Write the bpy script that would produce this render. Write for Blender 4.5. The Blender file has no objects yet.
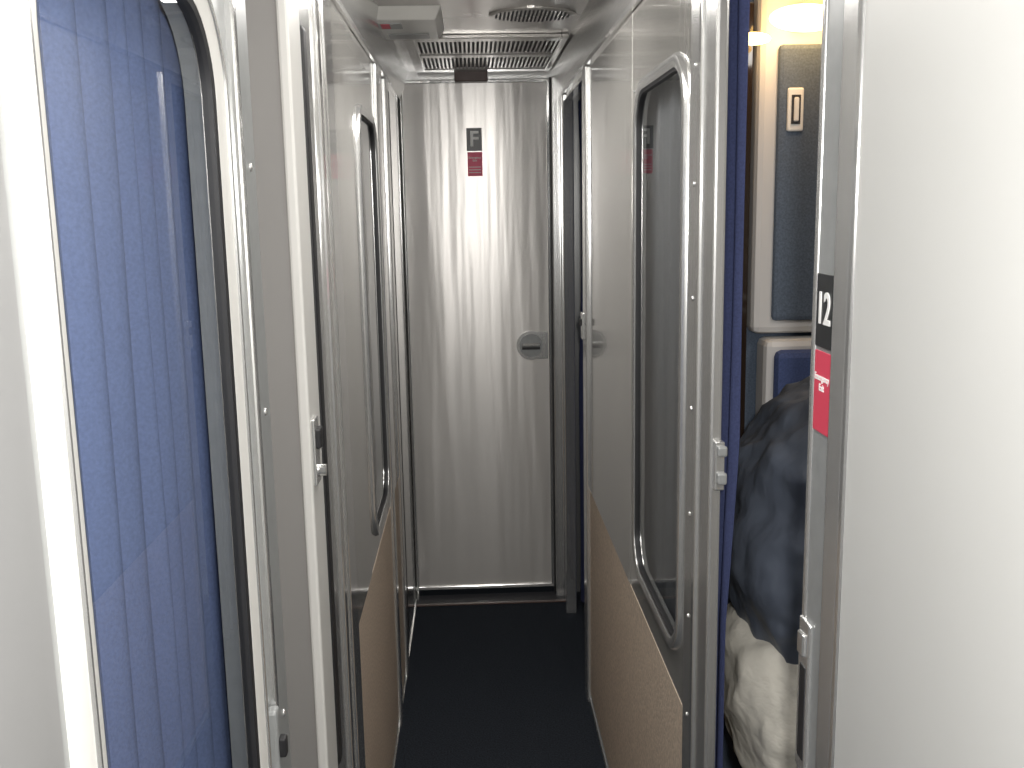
import bpy, bmesh, math, random
from mathutils import Vector, Matrix, noise
random.seed(3)
S=bpy.context.scene
S.view_settings.view_transform='Standard'
S.view_settings.look='None'
S.view_settings.exposure=0.0
COL=S.collection

# ---------------------------------------------------------------- materials
def mat(name,col,rough=0.5,metal=0.0,coat=0.0,spec=0.5,emit=None,estr=0.0):
    m=bpy.data.materials.new(name); m.use_nodes=True
    b=m.node_tree.nodes['Principled BSDF']
    b.inputs['Base Color'].default_value=(*col,1)
    b.inputs['Roughness'].default_value=rough
    b.inputs['Metallic'].default_value=metal
    b.inputs['Coat Weight'].default_value=coat
    b.inputs['Coat Roughness'].default_value=0.04
    b.inputs['Specular IOR Level'].default_value=spec
    if emit:
        b.inputs['Emission Color'].default_value=(*emit,1)
        b.inputs['Emission Strength'].default_value=estr
    return m
def noisy(m,scale=(1,1,1),nscale=20,amt=0.15,bump=0.0,detail=4,dist=0.01,lo=0.3,hi=0.7):
    nt=m.node_tree; b=nt.nodes['Principled BSDF']
    tc=nt.nodes.new('ShaderNodeTexCoord'); mp=nt.nodes.new('ShaderNodeMapping')
    mp.inputs['Scale'].default_value=scale
    n=nt.nodes.new('ShaderNodeTexNoise'); n.inputs['Scale'].default_value=nscale; n.inputs['Detail'].default_value=detail
    nt.links.new(tc.outputs['Object'],mp.inputs[0]); nt.links.new(mp.outputs[0],n.inputs['Vector'])
    c=b.inputs['Base Color'].default_value
    r=nt.nodes.new('ShaderNodeValToRGB')
    r.color_ramp.elements[0].position=lo; r.color_ramp.elements[1].position=hi
    r.color_ramp.elements[0].color=(c[0]*(1-amt),c[1]*(1-amt),c[2]*(1-amt),1)
    r.color_ramp.elements[1].color=(min(1,c[0]*(1+amt)),min(1,c[1]*(1+amt)),min(1,c[2]*(1+amt)),1)
    nt.links.new(n.outputs['Fac'],r.inputs[0]); nt.links.new(r.outputs[0],b.inputs['Base Color'])
    if bump:
        bp=nt.nodes.new('ShaderNodeBump'); bp.inputs['Strength'].default_value=bump; bp.inputs['Distance'].default_value=dist
        nt.links.new(n.outputs['Fac'],bp.inputs['Height']); nt.links.new(bp.outputs[0],b.inputs['Normal'])
    return m
def aniso(m,a):
    nt=m.node_tree; b=nt.nodes['Principled BSDF']
    b.inputs['Anisotropic'].default_value=a; b.inputs['Anisotropic Rotation'].default_value=0.25
    t=nt.nodes.new('ShaderNodeTangent'); t.direction_type='RADIAL'; t.axis='Z'
    nt.links.new(t.outputs[0],b.inputs['Tangent'])
    return m
M={}
M['lam']=noisy(mat('laminate_grey',(0.45,0.44,0.415),0.13,0.32,0.5),(1,6,0.5),6,0.05,0.05,2,0.01)
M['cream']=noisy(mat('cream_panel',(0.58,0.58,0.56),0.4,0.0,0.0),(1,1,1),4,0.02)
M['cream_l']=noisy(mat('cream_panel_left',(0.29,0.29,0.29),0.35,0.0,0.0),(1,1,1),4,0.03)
M['slot']=noisy(mat('slot_lining_grey',(0.27,0.26,0.25),0.5,0.0,0.0),(1,1,1),4,0.03)
M['fardoor']=aniso(noisy(mat('far_door_laminate',(0.60,0.58,0.555),0.28,0.40,0.0),(2.3,1,0.17),3.6,0.04,0.27,2.5,0.014),0.85)
M['alu']=noisy(mat('brushed_aluminium',(0.76,0.76,0.75),0.22,0.8),(40,40,0.4),8,0.06,0.05,3,0.002)
M['chrome']=mat('polished_steel',(0.88,0.88,0.87),0.12,0.85)
M['greymetal']=noisy(mat('painted_grey_metal',(0.33,0.34,0.34),0.35,0.2),(1,1,1),60,0.05)
M['white']=noisy(mat('white_enamel',(0.72,0.71,0.68),0.3),(1,1,1),5,0.03)
M['rubber']=mat('black_rubber',(0.02,0.02,0.022),0.5)
M['dark']=mat('dark_parts_and_shade',(0.03,0.03,0.035),0.6)
M['wains']=noisy(mat('beige_carpet_wainscot',(0.57,0.465,0.37),0.85),(1,1,1),160,0.22,0.3,4,0.003)
M['carpet']=noisy(mat('charcoal_carpet',(0.024,0.029,0.038),0.95,spec=0.2),(1,1,1),220,0.4,0.5,4,0.004)
M['ceil']=noisy(mat('ceiling_steel',(0.50,0.48,0.455),0.22,0.5),(1,1,1),5,0.05)
M['curtain']=noisy(mat('blue_curtain_cloth',(0.135,0.175,0.31),0.85,spec=0.2),(1,1,1),300,0.12,0.1,3,0.001)
M['curtain_d']=noisy(mat('navy_curtain_cloth',(0.050,0.062,0.14),0.85,spec=0.2),(1,1,1),300,0.15,0.1,3,0.001)
M['greyblind']=noisy(mat('grey_curtain_cloth',(0.14,0.145,0.15),0.8),(1,1,1),200,0.1)
M['seatblue']=noisy(mat('seat_blue_fabric',(0.08,0.115,0.27),0.9),(1,1,1),250,0.2,0.2,3,0.001)
M['seatslate']=noisy(mat('seat_slate_fabric',(0.12,0.155,0.21),0.9),(1,1,1),250,0.2,0.2,3,0.001)
M['shell']=mat('seat_shell_plastic',(0.72,0.71,0.70),0.4)
M['darkglass']=mat('dark_window_glass',(0.03,0.02,0.015),0.05,0,0.5)
M['brown']=noisy(mat('brown_box_plastic',(0.10,0.06,0.05),0.4),(1,1,1),30,0.1)
M['black']=mat('sign_black',(0.02,0.022,0.024),0.35)
M['red']=mat('sticker_red',(0.70,0.06,0.11),0.45)
M['red_lifted']=mat('sticker_red_lightened',(1.0,0.20,0.30),0.6)  # sticker red lightened to make up for weak light at the far door
M['signwhite']=mat('sign_white',(0.92,0.92,0.9),0.4)
M['lamp']=mat('warm_lamp_glass',(1,0.8,0.5),0.4,emit=(1,0.60,0.20),estr=10)
M['glow_panel']=mat('lit_diffuser',(0.9,0.9,0.88),0.4,emit=(1,0.96,0.9),estr=1.3)
M['skin']=noisy(mat('skin',(0.55,0.33,0.24),0.55),(1,1,1),30,0.06)
M['hair']=noisy(mat('grey_brown_hair',(0.12,0.09,0.07),0.7),(1,1,6),40,0.4,0.5)
M['jacket']=noisy(mat('slate_nylon_jacket',(0.090,0.106,0.138),0.42),(1,1.2,0.7),12,0.08,0.5,3,0.025)
M['khaki']=noisy(mat('khaki_cotton',(0.72,0.69,0.61),0.85),(1,1,1.5),12,0.06,0.5,4,0.025)
M['shoe']=mat('black_leather',(0.03,0.028,0.025),0.4)
def glassmat():
    m=bpy.data.materials.new('window_glass'); m.use_nodes=True; nt=m.node_tree; nt.nodes.clear()
    o=nt.nodes.new('ShaderNodeOutputMaterial'); mx=nt.nodes.new('ShaderNodeMixShader')
    t=nt.nodes.new('ShaderNodeBsdfTransparent'); t.inputs[0].default_value=(0.93,0.95,0.97,1)
    g=nt.nodes.new('ShaderNodeBsdfGlossy'); g.inputs['Roughness'].default_value=0.01
    f=nt.nodes.new('ShaderNodeFresnel')
    ge=nt.nodes.new('ShaderNodeNewGeometry'); mr=nt.nodes.new('ShaderNodeMapRange')
    mr.inputs['To Min'].default_value=1.95; mr.inputs['To Max'].default_value=1/1.95
    nt.links.new(ge.outputs['Backfacing'],mr.inputs['Value']); nt.links.new(mr.outputs[0],f.inputs[0])
    nt.links.new(f.outputs[0],mx.inputs[0]); nt.links.new(t.outputs[0],mx.inputs[1]); nt.links.new(g.outputs[0],mx.inputs[2]); nt.links.new(mx.outputs[0],o.inputs[0])
    return m
M['glass']=glassmat()

# ---------------------------------------------------------------- helpers
def finish(name,bm,m,parent=None,smooth=False,bevel=0):
    bmesh.ops.recalc_face_normals(bm,faces=bm.faces)
    me=bpy.data.meshes.new(name); bm.to_mesh(me); bm.free()
    ob=bpy.data.objects.new(name,me); COL.objects.link(ob)
    if isinstance(m,(list,tuple)):
        for k in m: me.materials.append(M[k])
    else: me.materials.append(M[m])
    if smooth:
        for p in me.polygons: p.use_smooth=True
    if bevel:
        md=ob.modifiers.new('bev','BEVEL'); md.width=bevel; md.segments=2; md.limit_method='ANGLE'
    if parent: ob.parent=parent
    return ob
def abox(bm,x,y,z,mi=0):
    vs=[bm.verts.new((a,b,c)) for a in x for b in y for c in z]
    for f in ((0,1,3,2),(4,6,7,5),(0,4,5,1),(2,3,7,6),(0,2,6,4),(1,5,7,3)):
        fc=bm.faces.new([vs[i] for i in f]); fc.material_index=mi
def boxes(name,lst,m,parent=None,bevel=0):
    bm=bmesh.new()
    for b in lst: abox(bm,*b)
    return finish(name,bm,m,parent,False,bevel)
def empty(name,loc=(0,0,0)):
    e=bpy.data.objects.new(name,None); COL.objects.link(e); e.empty_display_size=0.05
    return e
def rrect(y0,y1,z0,z1,r,n=8):
    pts=[]
    for cy,cz,a0 in ((y1-r,z1-r,0),(y0+r,z1-r,90),(y0+r,z0+r,180),(y1-r,z0+r,270)):
        for i in range(n+1):
            a=math.radians(a0+90*i/n); pts.append((cy+r*math.cos(a),cz+r*math.sin(a)))
    return pts
def holed_panel(name,x0,x1,oy0,oy1,oz0,oz1,win,m,parent=None):
    n=8; bm=bmesh.new(); inner=rrect(*win,n=n)
    oc=[(oy1,oz1),(oy0,oz1),(oy0,oz0),(oy1,oz0)]
    L=[]
    for x in (x0,x1):
        iv=[bm.verts.new((x,p[0],p[1])) for p in inner]; ov=[bm.verts.new((x,p[0],p[1])) for p in oc]
        for c in range(4):
            for i in range(n):
                bm.faces.new((ov[c],iv[c*(n+1)+i],iv[c*(n+1)+i+1]))
            d=(c+1)%4
            bm.faces.new((ov[c],iv[c*(n+1)+n],iv[d*(n+1)],ov[d]))
        L.append((iv,ov))
    for k in (0,1):
        a,b=L[0][k],L[1][k]
        for i in range(len(a)):
            j=(i+1)%len(a); bm.faces.new((a[i],a[j],b[j],b[i]))
    return finish(name,bm,m,parent)
def ring(name,x,win,prof,m,parent=None,sx=1):
    bm=bmesh.new(); loops=[]
    y0,y1,z0,z1,r=win
    for o,dx in prof:
        pts=rrect(y0-o,y1+o,z0-o,z1+o,max(0.005,r+o))
        loops.append([bm.verts.new((x+sx*dx,p[0],p[1])) for p in pts])
    for a,b in zip(loops,loops[1:]+loops[:1]):
        for i in range(len(a)):
            j=(i+1)%len(a); bm.faces.new((a[i],a[j],b[j],b[i]))
    ob=finish(name,bm,m,parent,True)
    md=ob.modifiers.new('es','EDGE_SPLIT'); md.split_angle=math.radians(40)
    return ob
def pane(name,x,win,m,parent=None):
    bm=bmesh.new(); bm.faces.new([bm.verts.new((x,p[0],p[1])) for p in rrect(*win)])
    return finish(name,bm,m,parent)
def curtain(name,x,y0,y1,z0,z1,folds,amp,m,parent=None,seed=0,lean=0.0,tuck=0.0):
    bm=bmesh.new(); nu=folds*16; nv=40; g=[]
    for j in range(nv+1):
        v=j/nv; row=[]
        for i in range(nu+1):
            u=i/nu
            w=noise.noise(Vector((u*5+seed,v*0.8,seed)))*2.6
            ph=u*folds*2*math.pi+w+0.6*math.sin(v*2+seed)
            off=amp*(math.sin(ph)+0.35*math.sin(2*ph+1.3+v))*(0.75+0.6*noise.noise(Vector((u*3,v*2,seed+5))))
            tk=max(0,min(1,(0.62-v)/0.15)); 
            off=off*(1-0.7*tk*(tuck>0))-tuck*tk
            yy=y0+(y1-y0)*u+lean*(v-0.5)+amp*0.35*math.cos(ph)
            row.append(bm.verts.new((x+off,yy,z0+(z1-z0)*v)))
        g.append(row)
    for j in range(nv):
        for i in range(nu): bm.faces.new((g[j][i],g[j][i+1],g[j+1][i+1],g[j+1][i]))
    return finish(name,bm,m,parent,True)
def pleated(name,x,y0,y1,z0,z1,m,seed=1):
    """knife-pleated window curtain: broad flat runs broken by narrow folded-under creases that fan slightly"""
    bm=bmesh.new(); rnd=random.Random(seed); cuts=[0.0]
    while cuts[-1]<1.0: cuts.append(cuts[-1]+rnd.uniform(0.050,0.105))
    n=560; nv=44; g=[]
    for j in range(nv+1):
        v=j/nv; row=[]
        for i in range(n+1):
            u=i/n
            wob=0.018*noise.noise(Vector((u*3,v*1.3,seed)))-0.05*(v-0.5)*(1-u)*1.2
            uu=min(0.999,max(0.0,u+wob))
            k=max(q for q in range(len(cuts)) if cuts[q]<=uu)
            f=(uu-cuts[k])/(cuts[k+1]-cuts[k])
            hgt=0.013*math.sin(math.pi*min(1,f/0.72)) if f<0.72 else -0.010*math.sin(math.pi*(f-0.72)/0.28)
            hgt+=0.003*noise.noise(Vector((u*14,v*4,seed+3)))
            row.append(bm.verts.new((x+hgt,y0+(y1-y0)*u,z0+(z1-z0)*v)))
        g.append(row)
    for j in range(nv):
        for i in range(n): bm.faces.new((g[j][i],g[j][i+1],g[j+1][i+1],g[j+1][i]))
    return finish(name,bm,m,None,True)
def cyl(name,p0,p1,r,m,parent=None,seg=20,r2=None):
    bm=bmesh.new(); p0=Vector(p0);p1=Vector(p1); d=p1-p0
    bmesh.ops.create_cone(bm,cap_ends=True,segments=seg,radius1=r,radius2=r if r2 is None else r2,depth=d.length)
    q=Vector((0,0,1)).rotation_difference(d.normalized()).to_matrix().to_4x4(); q.translation=(p0+p1)/2
    bmesh.ops.transform(bm,matrix=q,verts=bm.verts)
    ob=finish(name,bm,m,parent,True); md=ob.modifiers.new('es','EDGE_SPLIT'); md.split_angle=math.radians(50)
    return ob
def rivets(name,x,pts,m,r=0.004,sx=1,parent=None):
    bm=bmesh.new()
    for y,z in pts:
        mt=Matrix.Translation((x,y,z))@Matrix.Diagonal((0.5,1,1,1))
        bmesh.ops.create_icosphere(bm,subdivisions=2,radius=r,matrix=mt)
    return finish(name,bm,m,parent,True)
def text(name,body,size,m,loc,rot,parent=None,ext=0.0005,sx=1.0):
    c=bpy.data.curves.new(name,'FONT'); c.body=body; c.size=size; c.align_x='CENTER'; c.align_y='CENTER'; c.extrude=ext
    c.offset=size*0.015
    tmp=bpy.data.objects.new(name,c); COL.objects.link(tmp)
    bpy.context.view_layer.update()
    me=bpy.data.meshes.new_from_object(tmp.evaluated_get(bpy.context.evaluated_depsgraph_get()))
    bpy.data.objects.remove(tmp)
    ob=bpy.data.objects.new(name,me); COL.objects.link(ob); me.materials.clear(); me.materials.append(M[m])
    ob.location=loc; ob.rotation_euler=rot; ob.scale=(sx,1,1)
    if parent: ob.parent=parent
    return ob

XR=0.34; XL=-0.25; YF=3.82; YB=-1.3; ZC=2.03; ZT=1.92

# ---------------------------------------------------------------- shell
boxes('floor',[((-0.9,1.5),(YB,4.2),(-0.05,0))],'carpet')
boxes('ceiling',[((-0.9,1.5),(YB,4.2),(ZC,ZC+0.05))],'ceil')
boxes('wall_back',[((-0.9,1.5),(YB-0.05,YB),(0,ZC))],'cream')
for nm,xa,s in (('trim_1',XR,1),('trim_2',XL,-1)):
    bm=bmesh.new()
    pr=[(xa+s*0.0,ZT),(xa-s*0.008,ZT),(xa-s*0.008,ZT+0.012),(xa-s*0.035,ZC),(xa+s*0.05,ZC),(xa+s*0.05,ZT)]
    A=[bm.verts.new((p[0],YB,p[1])) for p in pr]; B=[bm.verts.new((p[0],YF,p[1])) for p in pr]
    for i in range(len(pr)):
        j=(i+1)%len(pr); bm.faces.new((A[i],A[j],B[j],B[i]))
    bm.faces.new(A); bm.faces.new(B)
    finish(nm,bm,'alu')
T=0.03
TR=0.018
boxes('wall_right',[((XR,XR+TR),(1.46,1.54),(0,ZT)),((XR,XR+TR),(2.13,2.90),(0.69,ZT)),((XR+0.0,XR+TR),(3.62,YF),(0,ZT)),
                    ((XR,XR+TR),(2.98,3.62),(1.90,ZT)),((XR,XR+TR),(1.0,1.46),(1.88,ZT))],'lam')
boxes('wall_right_near',[((XR-0.002,XR+0.0),(YB,0.876),(0,ZT)),],'cream')
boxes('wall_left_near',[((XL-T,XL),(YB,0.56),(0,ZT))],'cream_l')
boxes('wall_left',[((XL-T,XL),(1.90,2.25),(0.69,ZT)),((XL-T,XL),(2.78,3.1),(0.69,ZT)),((XL-T,XL),(3.1,YF),(0,ZT)),
                   ((XL-T,XL),(1.65,1.90),(0,ZT))],'lam')
boxes('wainscot_right',[((XR,XR+TR),(1.54,2.90),(0.03,0.69))],'wains')
boxes('wainscot_left',[((XL-T,XL),(1.90,3.1),(0.03,0.69))],'wains')
boxes('baseboard_right',[((XR-0.003,XR+TR),(1.46,2.90),(0,0.015)),((XR-0.003,XR+TR),(3.62,YF),(0,0.015))],'greymetal')
boxes('baseboard_left',[((XL-T,XL+0.003),(1.90,YF),(0,0.012))],'alu')
boxes('wall_far',[((-0.9,-0.285),(YF,YF+0.05),(0,ZC)),((0.31,1.5),(YF,YF+0.05),(0,ZC)),((-0.285,0.31),(YF,YF+0.05),(2.0,ZC))],'alu')

# ---------------------------------------------------------------- end door
d=empty('door_1')
boxes('leaf',[((-0.275,0.30),(YF-0.002,YF+0.03),(0.04,1.995))],'fardoor',d)
boxes('edge_strips',[((-0.275,-0.262),(YF-0.012,YF),(0.04,1.995)),((0.290,0.302),(YF-0.012,YF),(0.04,1.995)),
                     ((-0.275,0.302),(YF-0.010,YF),(1.985,1.998)),((-0.275,0.302),(YF-0.010,YF),(0.030,0.044))],'chrome',d,0.002)
boxes('jambs',[((-0.248,-0.238),(YF-0.05,YF),(0,2.0)),((0.306,0.338),(YF-0.05,YF),(0,2.0))],'alu',d,0.004)
boxes('jamb_seals',[((-0.2785,-0.2745),(YF-0.02,YF-0.001),(0.0,2.0)),((0.3015,0.3055),(YF-0.03,YF-0.001),(0.0,2.0))],'rubber',d)
boxes('threshold',[((-0.25,0.34),(YF-0.09,YF-0.003),(0,0.006))],'dark',d,0.002)
boxes('threshold_strip',[((-0.25,0.34),(YF-0.105,YF-0.09),(0,0.007))],'brown',d,0.002)
boxes('screw_plate',[((-0.045,0.075),(YF-0.06,YF-0.002),(1.985,2.03))],'brown',d,0.004)
boxes('pull_plate',[((0.235,0.288),(YF-0.006,YF),(0.955,1.06))],'alu',d,0.002)
cyl('pull_ring',(0.222,YF-0.008,1.008),(0.222,YF,1.008),0.056,'alu',d,40)
cyl('pull_cup',(0.222,YF-0.0095,1.008),(0.222,YF-0.008,1.008),0.045,'greymetal',d,40)
boxes('pull_bar',[((0.185,0.259),(YF-0.016,YF-0.009),(1.004,1.018))],'chrome',d,0.003)
boxes('pull_painted_shadow',[((0.187,0.257),(YF-0.011,YF-0.0092),(0.992,1.002))],'rubber',d)  # black strip laid in as the shadow under the pull bar

s=empty('room_letter_sign')
boxes('plate',[((-0.007,0.050),(YF-0.005,YF-0.002),(1.742,1.825))],'black',s,0.001)
text('letter','F',0.078,'signwhite',(0.021,YF-0.0055,1.783),(math.radians(90),0,0),s)
s=empty('emergency_exit_sticker')
boxes('film',[((-0.005,0.050),(YF-0.004,YF-0.002),(1.650,1.738))],'red_lifted',s,0.0005)
text('caption','Emergency\nExit',0.0105,'signwhite',(0.022,YF-0.0045,1.712),(math.radians(90),0,0),s,0.0002)
boxes('fine_print',[((0.0,0.044),(YF-0.0046,YF-0.004),(z,z+0.0025)) for z in (1.662,1.672,1.682)],'signwhite',s)

# ---------------------------------------------------------------- windowed room doors
PROF=[(0.0,0.010),(0.0,-0.006),(0.010,-0.009),(0.020,-0.007),(0.024,0.0),(0.024,0.010)]
def frame(parent,x,win,sgn,wide=1.0,m='alu'):
    pr=[(o*wide,dx) for o,dx in PROF]
    ring('window_frame',x,win,pr,m,parent,sx=sgn)
    ring('window_gasket',x,win,[(0.001,0.008),(0.001,-0.004),(-0.005,-0.003),(-0.005,0.008)],'rubber',parent,sx=sgn)
    pane('window_glass',x+sgn*0.002,win,'glass',parent)
dr=empty('door_2')
W=(1.60,2.05,0.775,1.75,0.075)
holed_panel('leaf',XR+0.001,XR+0.017,1.54,2.13,0.69,1.918,W,'lam',dr)
frame(dr,XR,W,1)
rivets('screws',XR,[(1.56,z/100) for z in range(78,190,14)]+[(2.10,z/100) for z in range(78,190,14)],'greymetal',0.003,1,dr)
curtain('curtain',XR+0.030,1.56,2.11,0.72,1.85,5,0.005,'greyblind',dr,2)
dl=empty('door_3')
W=(2.33,2.72,0.76,1.75,0.07)
holed_panel('leaf',XL-0.028,XL-0.001,2.25,2.78,0.69,1.918,W,'lam',dl)
frame(dl,XL,W,-1)
curtain('curtain',XL-0.045,2.27,2.77,0.72,1.85,5,0.006,'greyblind',dl,8)
dn=empty('door_4')
W=(0.615,1.03,0.72,1.725,0.085)
holed_panel('leaf',XL-0.028,XL-0.001,0.56,1.12,0.02,1.918,W,'greymetal',dn)
ring('window_surround',XL,W,[(0.0,0.01),(0.0,-0.003),(0.02,-0.007),(0.032,-0.007),(0.045,-0.003),(0.047,0.01)],'white',dn,sx=-1)
ring('window_frame',XL,W,[(0.020,0.0),(0.021,-0.009),(0.025,-0.0095),(0.027,0.0)],'alu',dn,sx=-1)
ring('window_gasket',XL,W,[(0.001,0.010),(0.001,-0.003),(-0.006,-0.001),(-0.006,0.010)],'rubber',dn,sx=-1)
pane('window_glass',XL-0.004,W,'glass',dn)
boxes('latch',[((XL-0.002,XL+0.012),(1.085,1.105),(0.86,0.96))],'greymetal',dn,0.004)
boxes('latch_thumb',[((XL+0.010,XL+0.020),(1.088,1.102),(0.90,0.925))],'rubber',dn,0.003)
pleated('window_curtain',XL-0.048,0.50,1.17,0.05,1.90,'curtain',5)

t=empty('door_frame')
boxes('rivet_strip',[((XL-T,XL+0.004),(1.125,1.19),(0,ZT))],'greymetal',t,0.002)
boxes('bead_1',[((XL-0.01,XL+0.008),(1.105,1.122),(0,ZT))],'chrome',t,0.003)
boxes('slot_lining',[((XL-0.07,XL-0.05),(1.19,1.44),(0,ZT)),((XL-0.07,XL-0.006),(1.435,1.45),(0,ZT))],'slot',t)
boxes('post_white',[((XL-0.006,XL+0.010),(1.43,1.53),(0,ZT))],'white',t,0.004)
boxes('post_gasket',[((XL-0.05,XL+0.012),(1.54,1.575),(0.62,1.80))],'rubber',t,0.006)
boxes('post_alu',[((XL-0.06,XL+0.006),(1.53,1.65),(0,ZT))],'alu',t,0.004)
boxes('bead_2',[((XL-0.02,XL+0.010),(1.70,1.735),(0,ZT)),((XL-0.02,XL+0.008),(1.80,1.90),(0,ZT))],'chrome',t,0.004)
rivets('rivets',XL+0.0045,[(1.16,z) for z in (0.2,0.5,0.92,1.30,1.58,1.8)],'chrome',0.005,1,t)
l=empty('door_latch')
boxes('strike',[((XL+0.008,XL+0.015),(1.44,1.48),(1.13,1.23))],'alu',l,0.002)
boxes('bolt',[((XL+0.013,XL+0.022),(1.445,1.475),(1.185,1.215))],'rubber',l,0.003)
cyl('knob',(XL+0.014,1.46,1.15),(XL+0.026,1.46,1.15),0.009,'chrome',l)
t=empty('door_frame')
boxes('jamb',[((XL-0.02,XL+0.008),(2.79,2.86),(0,ZT)),((XL-0.02,XL+0.008),(3.10,3.18),(0,ZT))],'alu',t,0.004)
boxes('gap_seal',[((XL-0.02,XL+0.004),(2.86,2.90),(0,ZT)),((XL-0.02,XL+0.002),(3.18,3.30),(0.05,1.9))],'rubber',t,0.001)

t=empty('door_frame')
boxes('post',[((XR-0.012,XR+0.005),(1.355,1.44),(0,ZT))],'alu',t,0.004)
boxes('post_bead',[((XR-0.016,XR),(1.425,1.445),(0,ZT))],'chrome',t,0.004)
boxes('cover_strip',[((XR-0.006,XR+0.006),(1.45,1.54),(0,ZT))],'alu',t,0.002)
rivets('screws',XR-0.0065,[(1.505,z/100) for z in range(20,190,17)],'chrome',0.004,1,t)
l=empty('door_latch')
boxes('strike',[((XR-0.008,XR+0.006),(1.340,1.355),(1.135,1.205))],'alu',l,0.002)
boxes('bolt',[((XR-0.006,XR+0.008),(1.332,1.342),(1.185,1.200)),((XR-0.006,XR+0.008),(1.332,1.342),(1.145,1.162))],'greymetal',l,0.003)
t=empty('door_frame')
boxes('post',[((XR-0.010,XR+0.01),(2.90,2.98),(0,ZT))],'alu',t,0.004)
boxes('post_far',[((XR-0.010,XR+0.03),(3.60,3.66),(0,ZT)),((XR-0.008,XR+0.02),(3.72,YF-0.055),(0,ZT))],'chrome',t,0.004)
l=empty('door_latch')
boxes('strike',[((XR-0.016,XR-0.009),(2.95,2.985),(1.14,1.22))],'alu',l,0.002)
boxes('bolt',[((XR-0.022,XR-0.016),(2.955,2.98),(1.18,1.20))],'rubber',l,0.002)
curtain('doorway_curtain',XR+0.07,2.94,3.66,0.03,1.90,9,0.02,'curtain_d',None,4)

ds=empty('door_5')
boxes('leaf',[((XR+0.003,XR+0.028),(0.30,0.982),(0.02,1.90))],'greymetal',ds)
boxes('leading_edge',[((XR+0.001,XR+0.030),(0.980,0.992),(0.02,1.90))],'alu',ds,0.003)
boxes('pull_plate',[((XR-0.001,XR+0.004),(0.960,0.991),(0.93,1.10))],'alu',ds,0.002)
boxes('pull_slot',[((XR-0.002,XR),(0.966,0.982),(0.945,1.05))],'rubber',ds,0.0005)
boxes('pull_bolt',[((XR-0.004,XR),(0.970,0.988),(1.06,1.085))],'chrome',ds,0.002)
t=empty('trim_3')
boxes('bead',[((XR-0.004,XR+0.001),(0.874,0.886),(0,ZT))],'chrome',t,0.002)
boxes('strip',[((XR-0.002,XR+0.002),(0.890,0.925),(0,ZT))],'alu',t,0.001)
s=empty('room_number_sign')
boxes('plate',[((XR+0.001,XR+0.003),(0.934,0.978),(1.39,1.462))],'black',s,0.0008)
text('digits','12',0.044,'signwhite',(XR+0.0006,0.956,1.427),(math.radians(90),0,math.radians(-90)),s,0.0005,0.88)
s=empty('emergency_exit_sticker')
boxes('film',[((XR+0.0015,XR+0.003),(0.934,0.978),(1.305,1.386))],'red',s,0.0005)
text('caption','Emergency\nExit',0.0100,'signwhite',(XR+0.0012,0.956,1.355),(math.radians(90),0,math.radians(-90)),s,0.0002,0.9)

# ---------------------------------------------------------------- ceiling fittings
v=empty('ceiling_vent')
boxes('shade_plate',[((-0.155,0.285),(3.08,3.72),(ZC-0.004,ZC))],'dark',v)  # dark plate instead of a hole, paints the shade behind the slats
sl=[]
x=-0.15
while x<0.28:
    sl.append(((x,x+0.006),(3.10,3.36),(ZC-0.010,ZC-0.003))); sl.append(((x,x+0.006),(3.42,3.70),(ZC-0.010,ZC-0.003))); x+=0.0135
boxes('slats',sl,'ceil',v)
boxes('frame',[((-0.185,-0.15),(3.04,3.76),(ZC-0.012,ZC)),((0.28,0.30),(3.04,3.76),(ZC-0.012,ZC)),((-0.15,0.28),(3.04,3.10),(ZC-0.012,ZC)),
               ((-0.15,0.28),(3.70,3.76),(ZC-0.012,ZC)),((-0.15,0.28),(3.36,3.42),(ZC-0.012,ZC))],'ceil',v,0.002)
g=empty('speaker_grille')
N=40; bm=bmesh.new()
rings=[[bm.verts.new((0.175+0.115*sc*math.cos(2*math.pi*i/N),2.74+0.09*sc*math.sin(2*math.pi*i/N),z)) for i in range(N)] for sc,z in ((1,ZC),(1,ZC-0.003),(0.92,ZC-0.006))]
for a,b in zip(rings,rings[1:]):
    for i in range(N): bm.faces.new((a[i],a[(i+1)%N],b[(i+1)%N],b[i]))
bm.faces.new(rings[-1])
finish('rim',bm,'ceil',g)
bm=bmesh.new()
for i in range(-9,10):
    for j in range(-7,8):
        px,py=i*0.0105,j*0.0105
        if (px/0.1)**2+(py/0.078)**2<1:
            bmesh.ops.create_cone(bm,cap_ends=True,segments=8,radius1=0.0028,radius2=0.0028,depth=0.001,matrix=Matrix.Translation((0.175+px,2.74+py,ZC-0.0065)))
finish('holes',bm,'dark',g)
f=empty('ceiling_light_fixture')
bm=bmesh.new()
pts=[(-0.265,2.62),(-0.06,2.62),(-0.06,2.96),(-0.265,2.96)]
top=[bm.verts.new((a,b,ZC)) for a,b in pts]
cx,cy=-0.165,2.80
bot=[bm.verts.new((cx+(a-cx)*0.85,cy+(b-cy)*0.86,ZC-0.030)) for a,b in pts]
bm.faces.new(bot)
for i in range(4): bm.faces.new((top[i],top[(i+1)%4],bot[(i+1)%4],bot[i]))
finish('housing',bm,'white',f,False,0.004)
boxes('lens',[((-0.21,-0.10),(2.84,2.91),(ZC-0.033,ZC-0.029))],'greymetal',f,0.002)
boxes('label',[((-0.225,-0.165),(2.68,2.76),(ZC-0.0315,ZC-0.0295))],'greymetal',f)
boxes('label_red',[((-0.218,-0.195),(2.69,2.75),(ZC-0.0325,ZC-0.0315))],'red',f)
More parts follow.
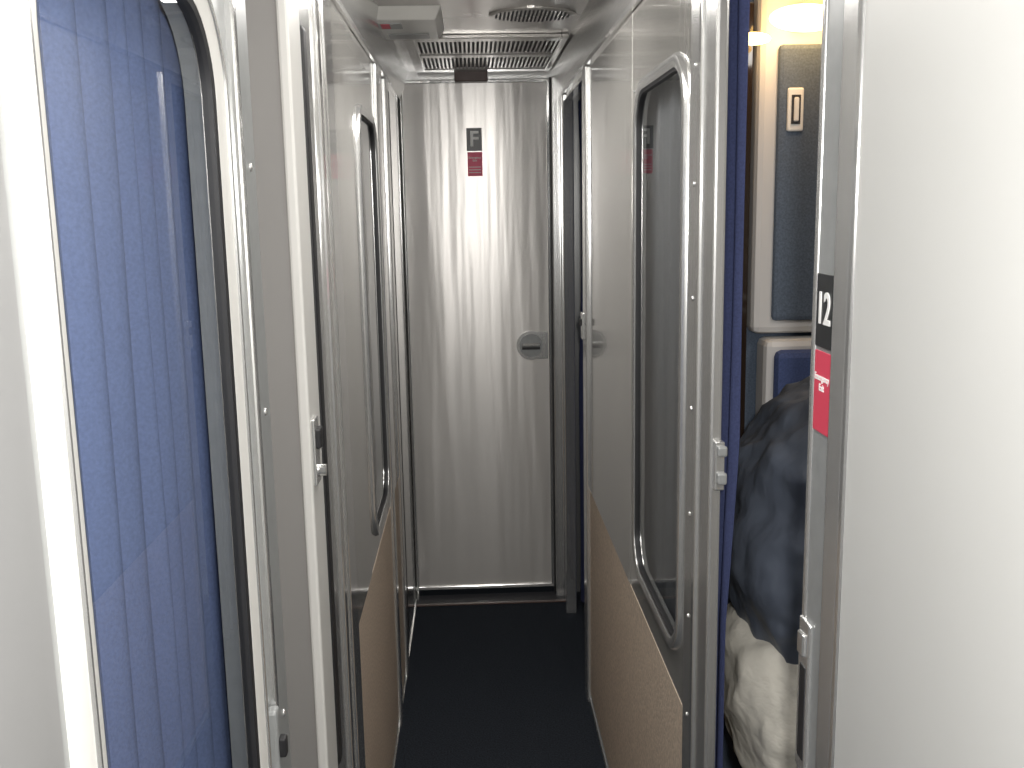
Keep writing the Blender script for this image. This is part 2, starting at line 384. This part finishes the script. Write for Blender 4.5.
for k,(yy,en) in enumerate(((-0.7,2.5),(0.35,1.5),(1.35,2.5),(2.15,5.5))):  # unseen ceiling lamps, added to brighten the corridor and far door
    f=empty('added_fill_light')
    boxes('housing',[((-0.12,0.20),(yy-0.30,yy+0.30),(ZC-0.012,ZC))],'alu',f,0.003)
    boxes('diffuser',[((-0.09,0.17),(yy-0.27,yy+0.27),(ZC-0.020,ZC-0.010))],'glow_panel',f,0.003)
    L=bpy.data.lights.new('corridor_fill','AREA'); L.shape='RECTANGLE'; L.size=0.26; L.size_y=0.5; L.energy=en; L.color=(1,0.97,0.93)
    o=bpy.data.objects.new('fill_area',L); COL.objects.link(o); o.location=(0.04,yy,ZC-0.03); o.parent=f

# ---------------------------------------------------------------- right-hand room interior
boxes('wall_room_end',[((0.37,1.5),(2.24,2.28),(0,ZC))],'seatslate')
boxes('wall_room_side',[((1.46,1.5),(0.1,2.24),(0,ZC))],'cream')
boxes('wall_room_near',[((0.37,1.5),(0.1,0.14),(0,ZC))],'cream')
boxes('mirror_panel',[((0.40,0.612),(2.20,2.24),(0.95,1.95))],'darkglass',None,0.002)
st=empty('seat')
boxes('shell_upper',[((0.618,1.25),(2.18,2.24),(1.245,1.99))],'shell',st,0.015)
boxes('headrest_panel',[((0.658,1.22),(2.165,2.185),(1.275,1.86))],'seatslate',st,0.018)
boxes('shell_lower',[((0.640,1.25),(2.15,2.23),(0.1,1.235))],'shell',st,0.015)
boxes('back_cushion',[((0.658,1.22),(2.12,2.16),(0.47,1.214))],'seatblue',st,0.015)
boxes('seat_cushion',[((0.70,1.22),(1.86,2.12),(0.34,0.47))],'seatblue',st,0.03)
boxes('seat_base',[((0.72,1.20),(1.88,2.12),(0.0,0.34))],'shell',st,0.01)
sw=empty('light_switch')
boxes('plate',[((0.676,0.711),(2.157,2.166),(1.68,1.77))],'signwhite',sw,0.004)
boxes('slot',[((0.684,0.703),(2.1545,2.158),(1.695,1.755))],'dark',sw)
boxes('rocker',[((0.688,0.699),(2.150,2.156),(1.70,1.75))],'signwhite',sw,0.003)
for k,(lx,lz,r) in enumerate(((0.70,1.905,0.055),(0.592,1.865,0.026))):
    rl=empty('reading_lamp')
    bm=bmesh.new(); bmesh.ops.create_uvsphere(bm,u_segments=24,v_segments=12,radius=r,matrix=Matrix.Translation((lx,2.13,lz))@Matrix.Diagonal((1.4,0.6,0.5,1)))
    finish('bulb',bm,'lamp',rl,True)
    cyl('mount',(lx,2.13,lz),(lx,2.178,lz+0.01),r*0.4,'alu',rl)
    L=bpy.data.lights.new('warm','POINT'); L.energy=0.8 if k==0 else 0.2; L.color=(1,0.68,0.42); L.shadow_soft_size=0.04
    o=bpy.data.objects.new('glow',L); COL.objects.link(o); o.location=(lx,2.02,lz-0.02); o.parent=rl
f=empty('compartment_light_fixture')
boxes('diffuser',[((0.75,1.1),(0.9,1.4),(ZC-0.02,ZC))],'glow_panel',f,0.004)
L=bpy.data.lights.new('room_light','AREA'); L.shape='RECTANGLE'; L.size=0.3; L.size_y=0.45; L.energy=4; L.color=(1,0.95,0.88)
o=bpy.data.objects.new('room_lamp',L); COL.objects.link(o); o.location=(0.9,1.15,ZC-0.04); o.parent=f
curtain('doorway_curtain.001',0.370,1.37,1.50,0.04,1.90,4,0.011,'curtain_d',None,6,0,0.012)

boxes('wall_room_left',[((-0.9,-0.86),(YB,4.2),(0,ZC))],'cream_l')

# ---------------------------------------------------------------- person
P=empty('person')
def skin(name,verts,edges,radii,m,parent,root=0,sub=2,disp=None):
    me=bpy.data.meshes.new(name); me.from_pydata([Vector(v) for v in verts],edges,[]); me.update()
    ob=bpy.data.objects.new(name,me); COL.objects.link(ob); me.materials.append(M[m])
    sm=ob.modifiers.new('skin','SKIN'); sm.use_smooth_shade=True
    for i,sv in enumerate(me.skin_vertices[0].data):
        r=radii[i]; sv.radius=(r,r) if not isinstance(r,tuple) else r
        sv.use_root=(i==root)
    ss=ob.modifiers.new('sub','SUBSURF'); ss.levels=sub; ss.render_levels=sub
    if disp:
        for ti,(ty,sz,st_) in enumerate(disp):
            tx=bpy.data.textures.new(name+'t%d'%ti,ty); tx.noise_scale=sz
            if ty=='CLOUDS': tx.noise_depth=2
            else: tx.musgrave_type='RIDGED_MULTIFRACTAL'; tx.octaves=1.2
            dm=ob.modifiers.new('d%d'%ti,'DISPLACE'); dm.texture=tx; dm.strength=st_; dm.mid_level=0.5; dm.texture_coords='GLOBAL'
    ob.parent=parent
    return ob
PY=1.60
V=[(.60,PY,.92),(.64,PY,1.04),(.74,PY,1.15),(.84,PY,1.25),(.91,PY,1.32),(.97,PY,1.39),(1.01,PY,1.47)]
R=[.14,.135,.15,.13,.06,.08,.085]
E=[(0,1),(1,2),(2,3),(3,4),(4,5),(5,6)]
for s in (-1,1):
    b=len(V)
    V+=[(.60,PY+s*.09,.86),(.64,PY+s*.10,.48),(.60,PY+s*.10,.10),(.70,PY+s*.11,.05)]
    R+=[.095,.06,.045,.035]; E+=[(0,b),(b,b+1),(b+1,b+2),(b+2,b+3)]
    b=len(V)
    V+=[(.84,PY+s*.17,1.24),(.93,PY+s*.20,1.02),(1.08,PY+s*.13,.88),(1.13,PY+s*.11,.86)]
    R+=[.065,.045,.033,.03]; E+=[(3,b),(b,b+1),(b+1,b+2),(b+2,b+3)]
skin('body',V,E,R,'skin',P)
V=[(.725,PY,.72),(.605,PY,.92),(.607,PY,1.04),(.71,PY,1.12),(.85,PY,1.22),(.90,PY,1.30)]
R=[(.245,.20),(.265,.235),(.255,.23),(.22,.20),(.17,.16),.085]
E=[(0,1),(1,2),(2,3),(3,4),(4,5)]
for s in (-1,1):
    b=len(V)
    V+=[(.84,PY+s*.19,1.20),(.93,PY+s*.22,1.03),(1.06,PY+s*.15,.90)]
    R+=[.095,.075,.055]; E+=[(4,b),(b,b+1),(b+1,b+2)]
skin('jacket',V,E,R,'jacket',P,0,5,[('CLOUDS',0.12,0.06),('MUSGRAVE',0.16,0.020)])
V=[(.60,PY,.90),(.590,PY,.77)]; R=[(.25,.235),(.275,.235)]; E=[(0,1)]
for s in (-1,1):
    b=len(V)
    V+=[(.600,PY+s*.10,.60),(.63,PY+s*.105,.43),(.61,PY+s*.105,.26),(.60,PY+s*.105,.09)]
    R+=[.165,.12,.09,.085]; E+=[(1,b),(b,b+1),(b+1,b+2),(b+2,b+3)]
skin('trousers',V,E,R,'khaki',P,0,5,[('CLOUDS',0.10,0.03),('MUSGRAVE',0.14,0.012)])
for s in (-1,1):
    skin('shoe',[(.56,PY+s*.105,.045),(.64,PY+s*.107,.045),(.73,PY+s*.115,.04),(.80,PY+s*.118,.032)],[(0,1),(1,2),(2,3)],[.045,.045,.045,.032],'shoe',P)
    hx,hy,hz=1.13,PY+s*.11,.86
    Vh=[(hx-.02,hy,hz),(hx+.03,hy,hz-.01),(hx+.07,hy,hz-.02)]; Rh=[.026,(.036,.018),(.040,.016)]; Eh=[(0,1),(1,2)]
    skin('palm',Vh,Eh,Rh,'skin',P)
    for k,(o,ln) in enumerate(((-.030,.066),(-.010,.076),(.010,.072),(.029,.058))):
        skin('finger_%d'%(k+1),[(hx+.065,hy+o,hz-.02),(hx+.075+ln*.4,hy+o*1.15,hz-.026),(hx+.075+ln*.75,hy+o*1.2,hz-.042),(hx+.075+ln*.9,hy+o*1.2,hz-.062)],[(0,1),(1,2),(2,3)],[.0095,.009,.008,.007],'skin',P)
    skin('thumb',[(hx+.015,hy-s*.025,hz-.012),(hx+.045,hy-s*.052,hz-.022),(hx+.075,hy-s*.060,hz-.036)],[(0,1),(1,2)],[.012,.011,.009],'skin',P)
def head():
    bm=bmesh.new(); bmesh.ops.create_uvsphere(bm,u_segments=32,v_segments=24,radius=1)
    for v in bm.verts:
        x,y,z=v.co
        w=1.0-0.22*max(0,-z)
        X=x*0.098; Yv=y*0.075*w; Zv=z*0.118
        if z<0: X+=0.012*(-z)
        if x>0.5:
            dy=y/0.16; dz=(z+0.12)/0.28
            X+=0.024*math.exp(-dy*dy-dz*dz)
            for sy in (-1,1):
                ey=(y-sy*0.38)/0.16; ez=(z-0.08)/0.12
                X-=0.010*math.exp(-ey*ey-ez*ez)
            my=y/0.32; mz=(z+0.52)/0.07; X+=0.004*math.exp(-my*my-mz*mz)
        v.co=(X,Yv,Zv)
    mt=Matrix.Translation((1.03,PY,1.50))@Matrix.Rotation(math.radians(28),4,'Y')
    bmesh.ops.transform(bm,matrix=mt,verts=bm.verts)
    finish('head',bm,'skin',P,True)
    bm=bmesh.new(); bmesh.ops.create_uvsphere(bm,u_segments=32,v_segments=24,radius=1)
    for v in list(bm.verts):
        if (v.co.x>0.35 and v.co.z<0.45) or v.co.z<-0.45: bm.verts.remove(v)
    for v in bm.verts:
        v.co=(v.co.x*0.106-0.004,v.co.y*0.083,v.co.z*0.126+0.003)
    bmesh.ops.transform(bm,matrix=mt,verts=bm.verts)
    finish('hair',bm,'hair',P,True)
    for s in (-1,1):
        bm=bmesh.new(); bmesh.ops.create_uvsphere(bm,u_segments=14,v_segments=10,radius=1,matrix=mt@Matrix.Translation((-0.002,s*0.079,-0.005))@Matrix.Diagonal((0.018,0.010,0.030,1)))
        finish('ear',bm,'skin',P,True)
        bm=bmesh.new(); bmesh.ops.create_uvsphere(bm,u_segments=14,v_segments=10,radius=0.011,matrix=mt@Matrix.Translation((0.080,s*0.029,0.010)))
        finish('eye',bm,'signwhite',P,True)
    bm=bmesh.new(); bmesh.ops.create_uvsphere(bm,u_segments=14,v_segments=8,radius=1,matrix=mt@Matrix.Translation((0.098,0,-0.061))@Matrix.Diagonal((0.006,0.024,0.006,1)))
    finish('lips',bm,'red',P,True)
head()

# ---------------------------------------------------------------- camera flash
L=bpy.data.lights.new('camera_flash','AREA'); L.size=0.04; L.energy=12; L.color=(1,0.98,0.95)
o=bpy.data.objects.new('camera_flash',L); COL.objects.link(o); o.location=(0.04,-0.02,1.59); o.rotation_euler=(math.radians(80),0,math.radians(-1))
w=bpy.data.worlds.new('w'); S.world=w; w.use_nodes=True
w.node_tree.nodes['Background'].inputs[0].default_value=(0.5,0.5,0.52,1); w.node_tree.nodes['Background'].inputs[1].default_value=0.15

# ---------------------------------------------------------------- camera
Z=Vector((-101,5686,1000)).normalized()
Y=Vector((-42,179,-1000)); Y=(Y-Z*Y.dot(Z)).normalized()
X=Y.cross(Z)
cam=bpy.data.cameras.new('camera'); co=bpy.data.objects.new('camera',cam); COL.objects.link(co)
mw=Matrix((X,Y,Z)).to_4x4(); mw.translation=(0,0,1.53)
co.matrix_world=mw; cam.lens=1000/1024*36; cam.sensor_width=36; cam.clip_start=0.01
S.camera=co
